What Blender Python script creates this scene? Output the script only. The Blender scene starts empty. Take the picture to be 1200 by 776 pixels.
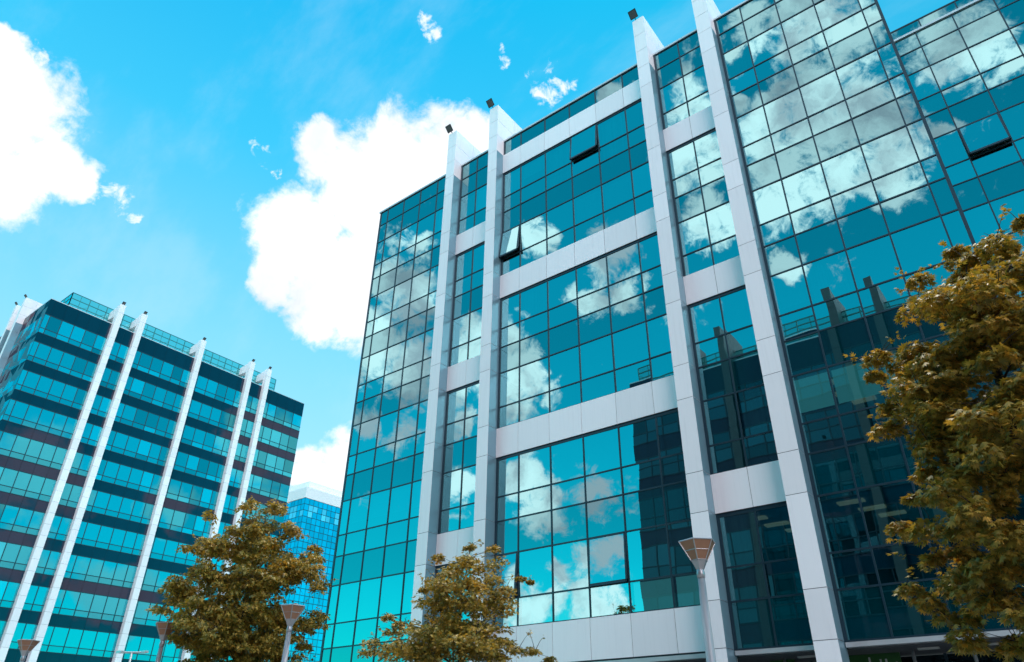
import bpy, math, random
import numpy as np
from mathutils import Vector, Matrix, noise as mnoise
random.seed(7); RNG = np.random.default_rng(7)
scene = bpy.context.scene
COL = scene.collection
H = 1.6                      # eye height of the camera above the pavement

# ------------------------------------------------------------------ helpers
class MB:
    """collects faces; build() links them as ONE mesh object"""
    def __init__(s): s.v=[]; s.f=[]; s.m=[]
    def quad(s, a,b,c,d, m=0):
        n=len(s.v); s.v += [tuple(a),tuple(b),tuple(c),tuple(d)]; s.f.append((n,n+1,n+2,n+3)); s.m.append(m)
    def poly(s, pts, m=0):
        n=len(s.v); s.v += [tuple(p) for p in pts]; s.f.append(tuple(range(n,n+len(pts)))); s.m.append(m)
    def hexa(s, P, m=0):     # P: 8 corners, bottom ring then top ring
        n=len(s.v); s.v += [tuple(p) for p in P]
        for q in ((0,3,2,1),(4,5,6,7),(0,1,5,4),(1,2,6,5),(2,3,7,6),(3,0,4,7)):
            s.f.append(tuple(n+i for i in q)); s.m.append(m)
    def box(s, x0,x1,y0,y1,z0,z1, m=0, T=None):
        P=[(x0,y0,z0),(x1,y0,z0),(x1,y1,z0),(x0,y1,z0),(x0,y0,z1),(x1,y0,z1),(x1,y1,z1),(x0,y1,z1)]
        if T: P=[T(*p) for p in P]
        s.hexa(P,m)
    def tube(s, pts, rad, n=8, m=0, cap=True):
        rings=[]
        for i,p in enumerate(pts):
            p=Vector(p)
            d=(Vector(pts[min(i+1,len(pts)-1)])-Vector(pts[max(i-1,0)])).normalized()
            a=d.orthogonal().normalized() if i==0 else (pa - d*pa.dot(d)).normalized()
            pa=a; b=d.cross(a); r=rad[i] if hasattr(rad,'__len__') else rad
            k=len(s.v)
            for j in range(n):
                t=2*math.pi*j/n; s.v.append(tuple(p+(a*math.cos(t)+b*math.sin(t))*r))
            rings.append(k)
        for k0,k1 in zip(rings,rings[1:]):
            for j in range(n):
                s.f.append((k0+j,k0+(j+1)%n,k1+(j+1)%n,k1+j)); s.m.append(m)
        if cap:
            s.f.append(tuple(rings[0]+j for j in reversed(range(n)))); s.m.append(m)
            s.f.append(tuple(rings[-1]+j for j in range(n))); s.m.append(m)
    def build(s, name, mats, parent=None, smooth=False):
        me=bpy.data.meshes.new(name); me.from_pydata(s.v,[],s.f)
        for m in (mats if isinstance(mats,(list,tuple)) else [mats]): me.materials.append(m)
        if any(s.m): me.polygons.foreach_set('material_index', s.m)
        if smooth: me.polygons.foreach_set('use_smooth',[True]*len(s.f))
        me.update()
        o=bpy.data.objects.new(name,me); COL.objects.link(o)
        if parent: o.parent=parent
        return o
def empty(name, loc=(0,0,0), rz=0):
    o=bpy.data.objects.new(name,None); COL.objects.link(o); o.location=loc; o.rotation_euler=(0,0,rz)
    o.empty_display_size=.3
    return o
def tag(o,label=None,cat=None,group=None,kind=None):
    if label: o['label']=label
    if cat: o['category']=cat
    if group: o['group']=group
    if kind: o['kind']=kind
    return o
def copy_tree(o,parent=None):
    c=o.copy(); COL.objects.link(c)
    if parent: c.parent=parent
    for ch in list(o.children): copy_tree(ch,c)
    return c

# ------------------------------------------------------------------ materials
def new_mat(name):
    m=bpy.data.materials.new(name); m.use_nodes=True; nt=m.node_tree; nt.nodes.clear()
    out=nt.nodes.new('ShaderNodeOutputMaterial'); return m,nt,out
def N(nt,t,**kw):
    n=nt.nodes.new(t)
    for k,v in kw.items():
        if k=='inp':
            for a,b in v.items(): n.inputs[a].default_value=b
        else: setattr(n,k,v)
    return n
def principled(name, base, rough=.5, metal=0., var=.06, nscale=3., bump=0., bscale=60., spec=.5, emis=None, island=0.):
    m,nt,out=new_mat(name); L=nt.links.new
    p=N(nt,'ShaderNodeBsdfPrincipled'); p.inputs['Roughness'].default_value=rough; p.inputs['Metallic'].default_value=metal
    p.inputs['Specular IOR Level'].default_value=spec
    tc=N(nt,'ShaderNodeTexCoord'); no=N(nt,'ShaderNodeTexNoise'); no.inputs['Scale'].default_value=nscale; no.inputs['Detail'].default_value=5
    L(tc.outputs['Object'],no.inputs['Vector'])
    mr=N(nt,'ShaderNodeMapRange'); mr.inputs['To Min'].default_value=1-var*2; mr.inputs['To Max'].default_value=1+var*2
    L(no.outputs['Fac'],mr.inputs['Value'])
    val=mr.outputs['Result']
    if island:
        g=N(nt,'ShaderNodeNewGeometry'); m2=N(nt,'ShaderNodeMapRange'); m2.inputs['To Min'].default_value=1-island; m2.inputs['To Max'].default_value=1+island
        L(g.outputs['Random Per Island'],m2.inputs['Value'])
        mu=N(nt,'ShaderNodeMath',operation='MULTIPLY'); L(val,mu.inputs[0]); L(m2.outputs['Result'],mu.inputs[1]); val=mu.outputs[0]
    vm=N(nt,'ShaderNodeVectorMath',operation='SCALE'); vm.inputs[0].default_value=base[:3]; L(val,vm.inputs['Scale'])
    src=vm.outputs['Vector']
    if name=='aluminium_panel':      # faint rain streaks and dust below the joints
        mp=N(nt,'ShaderNodeMapping'); mp.inputs['Scale'].default_value=(7,7,.35); L(tc.outputs['Object'],mp.inputs['Vector'])
        n3=N(nt,'ShaderNodeTexNoise'); n3.inputs['Scale'].default_value=1.6; n3.inputs['Detail'].default_value=6; n3.inputs['Roughness'].default_value=.65; L(mp.outputs[0],n3.inputs['Vector'])
        m3=N(nt,'ShaderNodeMapRange'); m3.inputs['From Min'].default_value=.5; m3.inputs['From Max'].default_value=.8; m3.inputs['To Min'].default_value=1; m3.inputs['To Max'].default_value=.93; L(n3.outputs['Fac'],m3.inputs['Value'])
        v3=N(nt,'ShaderNodeVectorMath',operation='SCALE'); L(src,v3.inputs[0]); L(m3.outputs[0],v3.inputs['Scale']); src=v3.outputs[0]
    L(src,p.inputs['Base Color'])
    if bump:
        n2=N(nt,'ShaderNodeTexNoise'); n2.inputs['Scale'].default_value=bscale; n2.inputs['Detail'].default_value=4; L(tc.outputs['Object'],n2.inputs['Vector'])
        b=N(nt,'ShaderNodeBump'); b.inputs['Strength'].default_value=bump; b.inputs['Distance'].default_value=.02; L(n2.outputs['Fac'],b.inputs['Height']); L(b.outputs['Normal'],p.inputs['Normal'])
    if emis:
        p.inputs['Emission Color'].default_value=(*emis[:3],1); p.inputs['Emission Strength'].default_value=emis[3]
    L(p.outputs['BSDF'],out.inputs['Surface'])
    return m
def glass_mat(name, refl, back, r0=.35, see=True, trans=(.08,.42,.45), wave=.0015, wscale=.5, var=.25):
    """coated curtain-wall glass: tinted mirror layer over either a see-through tint or a dark backing"""
    m,nt,out=new_mat(name); L=nt.links.new
    tc=N(nt,'ShaderNodeTexCoord'); no=N(nt,'ShaderNodeTexNoise'); no.inputs['Scale'].default_value=wscale; no.inputs['Detail'].default_value=1.5
    L(tc.outputs['Object'],no.inputs['Vector'])
    b=N(nt,'ShaderNodeBump'); b.inputs['Strength'].default_value=1; b.inputs['Distance'].default_value=wave; L(no.outputs['Fac'],b.inputs['Height'])
    g=N(nt,'ShaderNodeNewGeometry')
    gl=N(nt,'ShaderNodeBsdfGlossy'); gl.inputs['Roughness'].default_value=0.0; L(b.outputs['Normal'],gl.inputs['Normal'])
    mr=N(nt,'ShaderNodeMapRange'); mr.inputs['To Min'].default_value=1-var*.5; mr.inputs['To Max'].default_value=1+var*.2; L(g.outputs['Random Per Island'],mr.inputs['Value'])
    vm=N(nt,'ShaderNodeVectorMath',operation='SCALE'); vm.inputs[0].default_value=refl; L(mr.outputs['Result'],vm.inputs['Scale']); L(vm.outputs['Vector'],gl.inputs['Color'])
    if see:
        bk=N(nt,'ShaderNodeBsdfTransparent'); bk.inputs['Color'].default_value=(*trans,1)
    else:
        bk=N(nt,'ShaderNodeBsdfDiffuse')
        m2=N(nt,'ShaderNodeMapRange'); m2.inputs['To Min'].default_value=1-var; m2.inputs['To Max'].default_value=1+var*1.5; L(g.outputs['Random Per Island'],m2.inputs['Value'])
        v2=N(nt,'ShaderNodeVectorMath',operation='SCALE'); v2.inputs[0].default_value=back; L(m2.outputs['Result'],v2.inputs['Scale']); L(v2.outputs['Vector'],bk.inputs['Color'])
    fr=N(nt,'ShaderNodeFresnel'); fr.inputs['IOR'].default_value=1.5
    f2=N(nt,'ShaderNodeMapRange'); f2.inputs['From Min'].default_value=.04; f2.inputs['From Max'].default_value=1; f2.inputs['To Min'].default_value=r0; f2.inputs['To Max'].default_value=1; L(fr.outputs['Fac'],f2.inputs['Value'])
    mx=N(nt,'ShaderNodeMixShader'); L(f2.outputs['Result'],mx.inputs['Fac']); L(bk.outputs[0],mx.inputs[1]); L(gl.outputs[0],mx.inputs[2])
    L(mx.outputs[0],out.inputs['Surface'])
    return m
M={}
M['panel']=principled('aluminium_panel',(.96,.935,.96),.40,.05,.01,.5,0,island=.05)
M['side']=principled('painted_reflection_teal',(.20,.36,.44),.33,.5,.02,.5,0)  # teal base paints the glass reflection onto the column sides
M['joint']=principled('panel_joint',(.05,.055,.07),.7)
M['frame']=principled('dark_frame',(.015,.04,.06),.35,.2)
M['glass']=glass_mat('vision_glass',(.46,.84,.85),(0,0,0),r0=.58,var=.42,wave=.005,trans=(.10,.58,.60))
M['spandrel']=glass_mat('spandrel_glass',(.32,.60,.62),(.0,.04,.05),r0=.52,see=False,var=.12)
M['coping']=principled('coping',(.62,.64,.66),.4,.5)
M['concrete']=principled('concrete',(.32,.32,.31),.85,0,.1,2,.2)
M['ceiling']=principled('ceiling',(.55,.55,.54),.8)
M['wall_in']=principled('inner_wall',(.22,.22,.22),.9)
M['blind']=principled('blind',(.85,.88,.88),.8,island=.25)
M['blindglow']=principled('blind_glow',(.8,.85,.85),.8,emis=(.8,1,1,.30))  # added glow stands in for daylight on these blinds
M['lit']=principled('lit_panel',(.9,.8,.7),.5,emis=(1,.28,.18,.7))
M['dark']=principled('dark_metal',(.03,.03,.035),.5,.3)
M['lens']=principled('lamp_glass',(.12,.12,.13),.1)
M['twinglass']=glass_mat('opposite_glass',(.2,.5,.6),(.0,.02,.03),r0=.2,see=False,var=.6)
M['twinpanel']=principled('grey_panel',(.05,.065,.075),.5,.2,.02)
M['farglass']=glass_mat('ribbon_glass',(.10,.66,.74),(.0,.17,.22),r0=.48,see=False,var=.65)
M['fardark']=glass_mat('dark_band_glass',(.26,.15,.17),(.002,.036,.065),r0=.15,see=False,var=.1)
M['towerglass']=glass_mat('tower_glass',(.20,.72,.95),(.0,.22,.38),r0=.42,see=False,var=.3,wave=.001)
M['towerlight']=glass_mat('tower_light_glass',(.5,.85,1.),(.12,.4,.55),r0=.5,see=False,var=.3)
M['towerwhite']=principled('tower_white',(.85,.86,.9),.6)
M['rail']=principled('teal_rail',(.05,.22,.22),.4,.3)
M['railglass']=glass_mat('rail_glass',(.3,.8,.8),(0,0,0),r0=.2,see=True,trans=(.25,.70,.68))
M['soffit']=principled('soffit',(.10,.10,.11),.6)
M['shopglass']=glass_mat('shop_glass',(.2,.45,.5),(.004,.006,.01),r0=.12,see=False,var=.1)
M['pole']=principled('grey_pole',(.42,.44,.47),.45,.3)
M['copper']=principled('copper_shade',(.42,.22,.14),.4,.25,.1,8)
M['shademetal']=principled('shade_metal',(.5,.5,.53),.35,.5)
M['bulb']=principled('bulb',(.75,.35,.16),.3)
M['sign']=principled('green_sign',(.02,.10,.015),.5)
M['signwhite']=principled('sign_letter',(.55,.55,.55),.6)
M['bark']=principled('bark',(.05,.04,.03),.9,0,.3,12,.6,30)
def leaf_mat(name, c1, c2, c3):
    m,nt,out=new_mat(name); L=nt.links.new
    g=N(nt,'ShaderNodeNewGeometry'); r=N(nt,'ShaderNodeValToRGB')
    e=r.color_ramp.elements; e[0].color=(*c1,1); e[0].position=0; e[1].color=(*c3,1); e[1].position=1
    x=e.new(.55); x.color=(*c2,1)
    L(g.outputs['Random Per Island'],r.inputs['Fac'])
    d=N(nt,'ShaderNodeBsdfPrincipled'); d.inputs['Roughness'].default_value=.5; L(r.outputs['Color'],d.inputs['Base Color'])
    t=N(nt,'ShaderNodeBsdfTranslucent'); 
    vm=N(nt,'ShaderNodeVectorMath',operation='MULTIPLY'); L(r.outputs['Color'],vm.inputs[0]); vm.inputs[1].default_value=(1.5,1.1,.5); L(vm.outputs[0],t.inputs['Color'])
    mx=N(nt,'ShaderNodeMixShader'); mx.inputs['Fac'].default_value=.35; L(d.outputs[0],mx.inputs[1]); L(t.outputs[0],mx.inputs[2]); L(mx.outputs[0],out.inputs['Surface'])
    return m
M['leaf']=leaf_mat('autumn_leaf',(.15,.155,.032),(.36,.28,.05),(.62,.40,.075))

# ------------------------------------------------------------------ world
SUN_DIR=Vector((-.12,.34,.93)).normalized()
w=bpy.data.worlds.new('World'); scene.world=w; w.use_nodes=True; nt=w.node_tree; nt.nodes.clear(); L=nt.links.new
BLOBS = [(-0.544, 0.492, 0.68, 0.086), (-0.611, 0.448, 0.653, 0.074), (-0.689, 0.405, 0.601, 0.061), (-0.657, 0.503, 0.562, 0.093), (-0.569, 0.561, 0.601, 0.107), (-0.696, 0.498, 0.518, 0.037), (-0.728, 0.418, 0.544, 0.038), (-0.713, 0.467, 0.523, 0.036), (-0.487, 0.505, 0.712, 0.048), (-0.622, 0.386, 0.681, 0.04), (-0.752, 0.58, 0.314, 0.055), (-0.774, 0.54, 0.331, 0.032), (-0.729, 0.625, 0.28, 0.069), (-0.779, 0.086, 0.621, 0.063), (-0.801, 0.148, 0.579, 0.041), (-0.751, 0.059, 0.657, 0.023), (-0.827, 0.115, 0.55, 0.051), (-0.799, 0.172, 0.576, 0.023), (-0.746, 0.068, 0.662, 0.015), (-0.816, 0.053, 0.576, 0.076), (-0.446, 0.372, 0.814, 0.009), (-0.447, 0.387, 0.806, 0.009), (-0.364, 0.525, 0.77, 0.02), (-0.344, 0.537, 0.771, 0.011), (-0.674, 0.316, 0.668, 0.012), (-0.671, 0.346, 0.656, 0.006), (-0.789, 0.212, 0.577, 0.013), (-0.393, 0.469, 0.791, 0.007), (-0.791, 0.237, 0.564, 0.007), (-0.112, -0.613, 0.782, 0.04), (-0.04, -0.64, 0.767, 0.072), (-0.006, -0.675, 0.738, 0.056), (-0.144, -0.632, 0.762, 0.024), (-0.077, -0.652, 0.755, 0.031), (0.005, -0.751, 0.66, 0.022), (-0.07, -0.7, 0.711, 0.053), (-0.033, -0.738, 0.674, 0.062), (-0.139, -0.703, 0.698, 0.055), (-0.167, -0.668, 0.725, 0.033), (-0.117, -0.745, 0.657, 0.075), (-0.004, -0.77, 0.638, 0.045), (0.031, -0.766, 0.642, 0.026), (-0.152, -0.765, 0.625, 0.055), (-0.092, -0.78, 0.619, 0.048), (-0.044, -0.789, 0.613, 0.036), (-0.175, -0.811, 0.558, 0.026), (-0.12, -0.835, 0.537, 0.013), (0.033, -0.702, 0.712, 0.022), (0.062, -0.708, 0.703, 0.053), (0.1, -0.717, 0.69, 0.047), (0.12, -0.737, 0.665, 0.032), (-0.216, -0.615, 0.758, 0.029), (-0.219, -0.641, 0.736, 0.04), (-0.178, -0.604, 0.777, 0.019), (-0.241, -0.687, 0.685, 0.063), (-0.246, -0.735, 0.632, 0.051), (-0.293, -0.785, 0.545, 0.018), (-0.537, -0.676, 0.505, 0.048), (-0.528, -0.705, 0.473, 0.041), (-0.57, -0.701, 0.429, 0.054), (-0.507, -0.738, 0.445, 0.03), (-0.428, -0.714, 0.554, 0.036), (-0.375, -0.742, 0.555, 0.03), (-0.347, -0.782, 0.518, 0.014), (-0.383, -0.702, 0.601, 0.047), (-0.586, -0.743, 0.325, 0.044), (-0.554, -0.78, 0.291, 0.043), (-0.502, -0.809, 0.307, 0.034), (-0.459, -0.838, 0.294, 0.016), (-0.61, -0.777, 0.156, 0.043), (-0.517, -0.826, 0.225, 0.026), (-0.553, -0.805, 0.215, 0.031), (-0.515, -0.839, 0.177, 0.053), (-0.581, -0.794, 0.178, 0.033), (-0.298, -0.58, 0.758, 0.025), (-0.47, -0.629, 0.619, 0.036), (-0.617, -0.499, 0.608, 0.021), (-0.587, -0.53, 0.612, 0.028), (-0.641, -0.52, 0.564, 0.035), (-0.617, -0.564, 0.55, 0.053), (-0.68, -0.551, 0.483, 0.059), (-0.651, -0.599, 0.467, 0.065), (-0.713, -0.578, 0.397, 0.035), (-0.679, -0.628, 0.38, 0.041), (-0.74, -0.602, 0.3, 0.009), (-0.587, -0.643, 0.492, 0.054), (-0.625, -0.674, 0.395, 0.026), (-0.644, -0.696, 0.318, 0.026), (-0.657, -0.701, 0.279, 0.019), (-0.627, -0.637, 0.448, 0.036)]
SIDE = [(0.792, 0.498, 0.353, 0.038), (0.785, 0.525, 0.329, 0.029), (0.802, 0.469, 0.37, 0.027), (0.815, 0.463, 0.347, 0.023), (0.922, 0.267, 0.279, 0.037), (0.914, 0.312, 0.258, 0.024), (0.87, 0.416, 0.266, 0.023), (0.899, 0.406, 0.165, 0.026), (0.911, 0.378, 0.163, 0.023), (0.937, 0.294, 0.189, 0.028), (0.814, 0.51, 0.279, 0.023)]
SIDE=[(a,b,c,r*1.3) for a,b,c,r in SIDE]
BLOBS += [(-0.703, 0.418, 0.575, 0.048), (-0.714, 0.451, 0.535, 0.04), (-0.708, 0.487, 0.51, 0.041), (-0.701, 0.379, 0.604, 0.025), (-0.68, 0.478, 0.557, 0.08), (-0.612, 0.419, 0.671, 0.057), (-0.563, 0.436, 0.702, 0.051), (-0.51, 0.478, 0.715, 0.049)]
EXTRA=SIDE+[(-.492,-.444,.749,.062),(.78,-.50,.42,.60),(.2,-.2,.95,.18),(.55,-.35,.75,.28),(-.35,-.15,.92,.2),(-.1,-.3,.95,.14)]  # beyond SIDE: unseen clouds added to brighten panels and whiten an open pane
SKY_TINT=(.03,2.62,2.28)
SKY_STRENGTH=1.2
CLOUD_WHITE=(20,19.5,20)
CLOUD_GREY=(9.2,8.6,9.8)
BG_STRENGTH=.1
def vmath(op,a,b=None,s=None):
    n=nt.nodes.new('ShaderNodeVectorMath'); n.operation=op
    for i,q in enumerate((a,b)):
        if q is None: continue
        if hasattr(q,'is_output') or hasattr(q,'links'): L(q,n.inputs[i])
        else: n.inputs[i].default_value=q
    if s is not None:
        if hasattr(s,'links'): L(s,n.inputs['Scale'])
        else: n.inputs['Scale'].default_value=s
    return n
def mth(op,a,b=None,c=None,clamp=False):
    n=nt.nodes.new('ShaderNodeMath'); n.operation=op; n.use_clamp=clamp
    for i,q in enumerate((a,b,c)):
        if q is None: continue
        if hasattr(q,'links'): L(q,n.inputs[i])
        else: n.inputs[i].default_value=q
    return n.outputs[0]
tc=nt.nodes.new('ShaderNodeTexCoord'); DIR=tc.outputs['Generated']
sky=nt.nodes.new('ShaderNodeTexSky'); sky.sky_type='NISHITA'; sky.sun_disc=False
sky.sun_elevation=math.asin(SUN_DIR.z); sky.sun_rotation=math.atan2(SUN_DIR.x,SUN_DIR.y)
sky.air_density=1.0; sky.dust_density=.6; sky.ozone_density=1.5
tint0=vmath('SCALE',vmath('MULTIPLY',sky.outputs['Color'],SKY_TINT).outputs[0],None,SKY_STRENGTH).outputs[0]
# the sunlit side of the sky is paler, fading to whitish blue towards the horizon
sx=nt.nodes.new('ShaderNodeSeparateXYZ'); L(DIR,sx.inputs[0])
rp=nt.nodes.new('ShaderNodeValToRGB'); L(sx.outputs['Z'],rp.inputs['Fac'])
rp.color_ramp.elements[0].position=.15; rp.color_ramp.elements[0].color=(.60,.90,1.03,1)
rp.color_ramp.elements[1].position=.86; rp.color_ramp.elements[1].color=(.005,.41,.83,1)
q_=rp.color_ramp.elements.new(.45); q_.color=(.28,.73,1.0,1)
q_=rp.color_ramp.elements.new(.68); q_.color=(.055,.56,.92,1)
ev=vmath('DOT_PRODUCT',DIR,(1,0,0)).outputs['Value']     # a little deeper to the east
e1=nt.nodes.new('ShaderNodeMapRange'); e1.inputs['From Min'].default_value=-.5; e1.inputs['From Max'].default_value=.1; e1.inputs['To Min'].default_value=10.6; e1.inputs['To Max'].default_value=9; L(ev,e1.inputs['Value'])
rs=vmath('SCALE',rp.outputs['Color'],None,e1.outputs[0]).outputs[0]
vmp=nt.nodes.new('ShaderNodeMapping'); vmp.inputs['Rotation'].default_value=(.3,.5,.4); vmp.inputs['Scale'].default_value=(1.2,4,3); L(DIR,vmp.inputs['Vector'])
vn=nt.nodes.new('ShaderNodeTexNoise'); vn.inputs['Scale'].default_value=1.7; vn.inputs['Detail'].default_value=7; vn.inputs['Roughness'].default_value=.6; L(vmp.outputs[0],vn.inputs['Vector'])
vr=nt.nodes.new('ShaderNodeMapRange'); vr.interpolation_type='SMOOTHSTEP'; vr.inputs['From Min'].default_value=.46; vr.inputs['From Max'].default_value=.72; vr.inputs['To Max'].default_value=.16; L(vn.outputs['Fac'],vr.inputs['Value'])
vx=nt.nodes.new('ShaderNodeMixRGB'); L(vr.outputs[0],vx.inputs[0]); L(rs,vx.inputs[1]); vx.inputs[2].default_value=(9.5,10.2,10.8,1); rs=vx.outputs[0]
hz=nt.nodes.new('ShaderNodeMapRange'); hz.interpolation_type='SMOOTHSTEP'; hz.inputs['From Min'].default_value=-.25; hz.inputs['From Max'].default_value=.12; hz.inputs['To Max'].default_value=.9; L(sx.outputs['Y'],hz.inputs['Value'])
ew=nt.nodes.new('ShaderNodeMapRange'); ew.interpolation_type='SMOOTHSTEP'; ew.inputs['From Min'].default_value=.65; ew.inputs['From Max'].default_value=.15; L(ev,ew.inputs['Value'])
hm=nt.nodes.new('ShaderNodeMixRGB'); L(mth('MULTIPLY',hz.outputs[0],ew.outputs[0]),hm.inputs[0]); L(tint0,hm.inputs[1]); L(rs,hm.inputs[2]); tint=hm.outputs[0]
# fbm warp of the direction
def noise(scale,detail,rough,vec,dist=0):
    n=nt.nodes.new('ShaderNodeTexNoise'); n.inputs['Scale'].default_value=scale; n.inputs['Detail'].default_value=detail
    n.inputs['Roughness'].default_value=rough; n.inputs['Distortion'].default_value=dist; L(vec,n.inputs['Vector']); return n
wn=noise(9,4,.55,DIR)
wo=vmath('SUBTRACT',wn.outputs['Color'],(.5,.5,.5)).outputs[0]
wn2=noise(34,5,.6,DIR); wo2=vmath('SUBTRACT',wn2.outputs['Color'],(.5,.5,.5)).outputs[0]
wv=vmath('NORMALIZE',vmath('ADD',vmath('ADD',DIR,vmath('SCALE',wo,None,.06).outputs[0]).outputs[0],vmath('SCALE',wo2,None,.035).outputs[0]).outputs[0]).outputs[0]
acc=None
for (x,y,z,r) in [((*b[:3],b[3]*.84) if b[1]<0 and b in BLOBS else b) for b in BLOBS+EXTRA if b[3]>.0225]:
    k=2/(r*r); v=Vector((x,y,z)).normalized()
    d=vmath('DOT_PRODUCT',wv,tuple(v*k)).outputs['Value']
    d=mth('ADD',d,1-k)
    acc=d if acc is None else mth('MAXIMUM',acc,d)
acc=mth('MAXIMUM',acc,-1.0)
fb=noise(13,12,.66,DIR,.25); 
fbc=mth('SUBTRACT',fb.outputs['Fac'],.5)
dens=mth('ADD',acc,mth('MULTIPLY',fbc,3.2))
# finer, more broken structure in the clouds opposite the sun
front=vmath('DOT_PRODUCT',DIR,(0,1,0)).outputs['Value']
ft=nt.nodes.new('ShaderNodeMapRange'); ft.inputs['From Min'].default_value=-.1; ft.inputs['From Max'].default_value=.1; L(front,ft.inputs['Value'])
f3=noise(38,9,.7,DIR,.5)
dens=mth('ADD',dens,mth('MULTIPLY',mth('MULTIPLY',mth('SUBTRACT',f3.outputs['Fac'],.53),3.4),mth('SUBTRACT',1.0,ft.outputs[0])))
mask=nt.nodes.new('ShaderNodeMapRange'); mask.interpolation_type='SMOOTHSTEP'
mask.inputs['From Min'].default_value=-.35; mask.inputs['From Max'].default_value=.62; L(dens,mask.inputs['Value'])
# loose scraps of cloud
a2=None
for (x,y,z,r) in [b for b in BLOBS if b[3]<=.0225]:
    r=r*1.7; k=2/(r*r); v=Vector((x,y,z)).normalized()
    d=mth('ADD',vmath('DOT_PRODUCT',wv,tuple(v*k)).outputs['Value'],1-k); a2=d if a2 is None else mth('MAXIMUM',a2,d)
a2=mth('MAXIMUM',a2,-2.0); f2=noise(48,8,.65,DIR,.4); d2=mth('ADD',mth('SUBTRACT',a2,.75),mth('MULTIPLY',mth('SUBTRACT',f2.outputs['Fac'],.5),5.5))
mk2=nt.nodes.new('ShaderNodeMapRange'); mk2.interpolation_type='SMOOTHSTEP'; mk2.inputs['From Min'].default_value=-.3; mk2.inputs['From Max'].default_value=.9; mk2.inputs['To Max'].default_value=.85; L(d2,mk2.inputs['Value'])
MASK=mth('MAXIMUM',mask.outputs[0],mk2.outputs[0])
# inner shading: thick, far-side parts go lavender grey, rims stay white
sh=noise(7,6,.6,wv); 
front=vmath('DOT_PRODUCT',DIR,(0,1,0)).outputs['Value']          # clouds on the sun's side are burnt out
ft=nt.nodes.new('ShaderNodeMapRange'); ft.inputs['From Min'].default_value=-.1; ft.inputs['From Max'].default_value=.1; L(front,ft.inputs['Value'])
sr=nt.nodes.new('ShaderNodeMapRange'); sr.interpolation_type='SMOOTHSTEP'; sr.inputs['From Min'].default_value=.42; sr.inputs['From Max'].default_value=.62; L(sh.outputs['Fac'],sr.inputs['Value'])
grey=mth('MULTIPLY',sr.outputs[0],mth('SUBTRACT',1.0,ft.outputs[0]))
cc=nt.nodes.new('ShaderNodeMixRGB');  cc.inputs[2].default_value=(*CLOUD_GREY,1); L(grey,cc.inputs[0])
fsh=nt.nodes.new('ShaderNodeMapRange'); fsh.inputs['From Min'].default_value=.45; fsh.inputs['From Max'].default_value=.72; L(sh.outputs['Fac'],fsh.inputs['Value'])
fc=nt.nodes.new('ShaderNodeMixRGB'); fc.inputs[1].default_value=(11.6,11.9,12.2,1); fc.inputs[2].default_value=(8.6,9.3,10.2,1); L(fsh.outputs[0],fc.inputs[0])
east=nt.nodes.new('ShaderNodeMapRange'); east.interpolation_type='SMOOTHSTEP'; east.inputs['From Min'].default_value=.2; east.inputs['From Max'].default_value=.5; L(ev,east.inputs['Value'])
rc=nt.nodes.new('ShaderNodeMixRGB'); rc.inputs[1].default_value=(*CLOUD_WHITE,1); rc.inputs[2].default_value=(64,58,62,1); L(east.outputs[0],rc.inputs[0])  # eastern rear clouds boosted to throw more light on the white panels
wc=nt.nodes.new('ShaderNodeMixRGB'); L(ft.outputs[0],wc.inputs[0]); L(rc.outputs[0],wc.inputs[1]); L(fc.outputs[0],wc.inputs[2]); L(wc.outputs[0],cc.inputs[1])
mx=nt.nodes.new('ShaderNodeMixRGB'); L(MASK,mx.inputs[0]); 
sk=vmath('SCALE',tint,None,1.0).outputs[0]
L(sk,mx.inputs[1]); L(cc.outputs[0],mx.inputs[2])
bg=nt.nodes.new('ShaderNodeBackground'); bg.inputs['Strength'].default_value=BG_STRENGTH
L(mx.outputs[0],bg.inputs['Color'])
wo_=nt.nodes.new('ShaderNodeOutputWorld'); L(bg.outputs[0],wo_.inputs['Surface'])
w.cycles.sampling_method='MANUAL'; w.cycles.sample_map_resolution=512
sd=bpy.data.lights.new('sun','SUN'); sd.energy=2.6; sd.angle=math.radians(.6); sd.color=(1,.93,.84)
so=bpy.data.objects.new('sun',sd); COL.objects.link(so); so.rotation_euler=SUN_DIR.to_track_quat('Z','Y').to_euler(); so.location=(0,0,80)

# ------------------------------------------------------------------ camera
cam=bpy.data.cameras.new('camera'); co=bpy.data.objects.new('camera',cam); COL.objects.link(co)
F=Vector((-0.52061725,0.69001867,0.50282393)); R=Vector((0.79855885,0.60191619,0.00081561)); U=Vector((0.30209508,-0.40195912,0.86438847))
co.matrix_world=Matrix(((R.x,U.x,-F.x,0),(R.y,U.y,-F.y,0),(R.z,U.z,-F.z,H),(0,0,0,1)))
cam.sensor_width=36; cam.sensor_fit='HORIZONTAL'; cam.lens=821.2516*36/1200; cam.shift_x=-.01437; cam.shift_y=.01144
cam.clip_start=.1; cam.clip_end=5000
scene.camera=co
scene.view_settings.view_transform='Standard'; scene.view_settings.look='None'; scene.view_settings.exposure=0; scene.view_settings.gamma=1
scene.render.engine='CYCLES'; scene.cycles.max_bounces=8; scene.cycles.transparent_max_bounces=8; scene.cycles.glossy_bounces=4; scene.cycles.diffuse_bounces=3
scene.cycles.use_denoising=True; scene.cycles.sample_clamp_indirect=6; scene.cycles.caustics_reflective=False; scene.cycles.caustics_refractive=False
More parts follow.
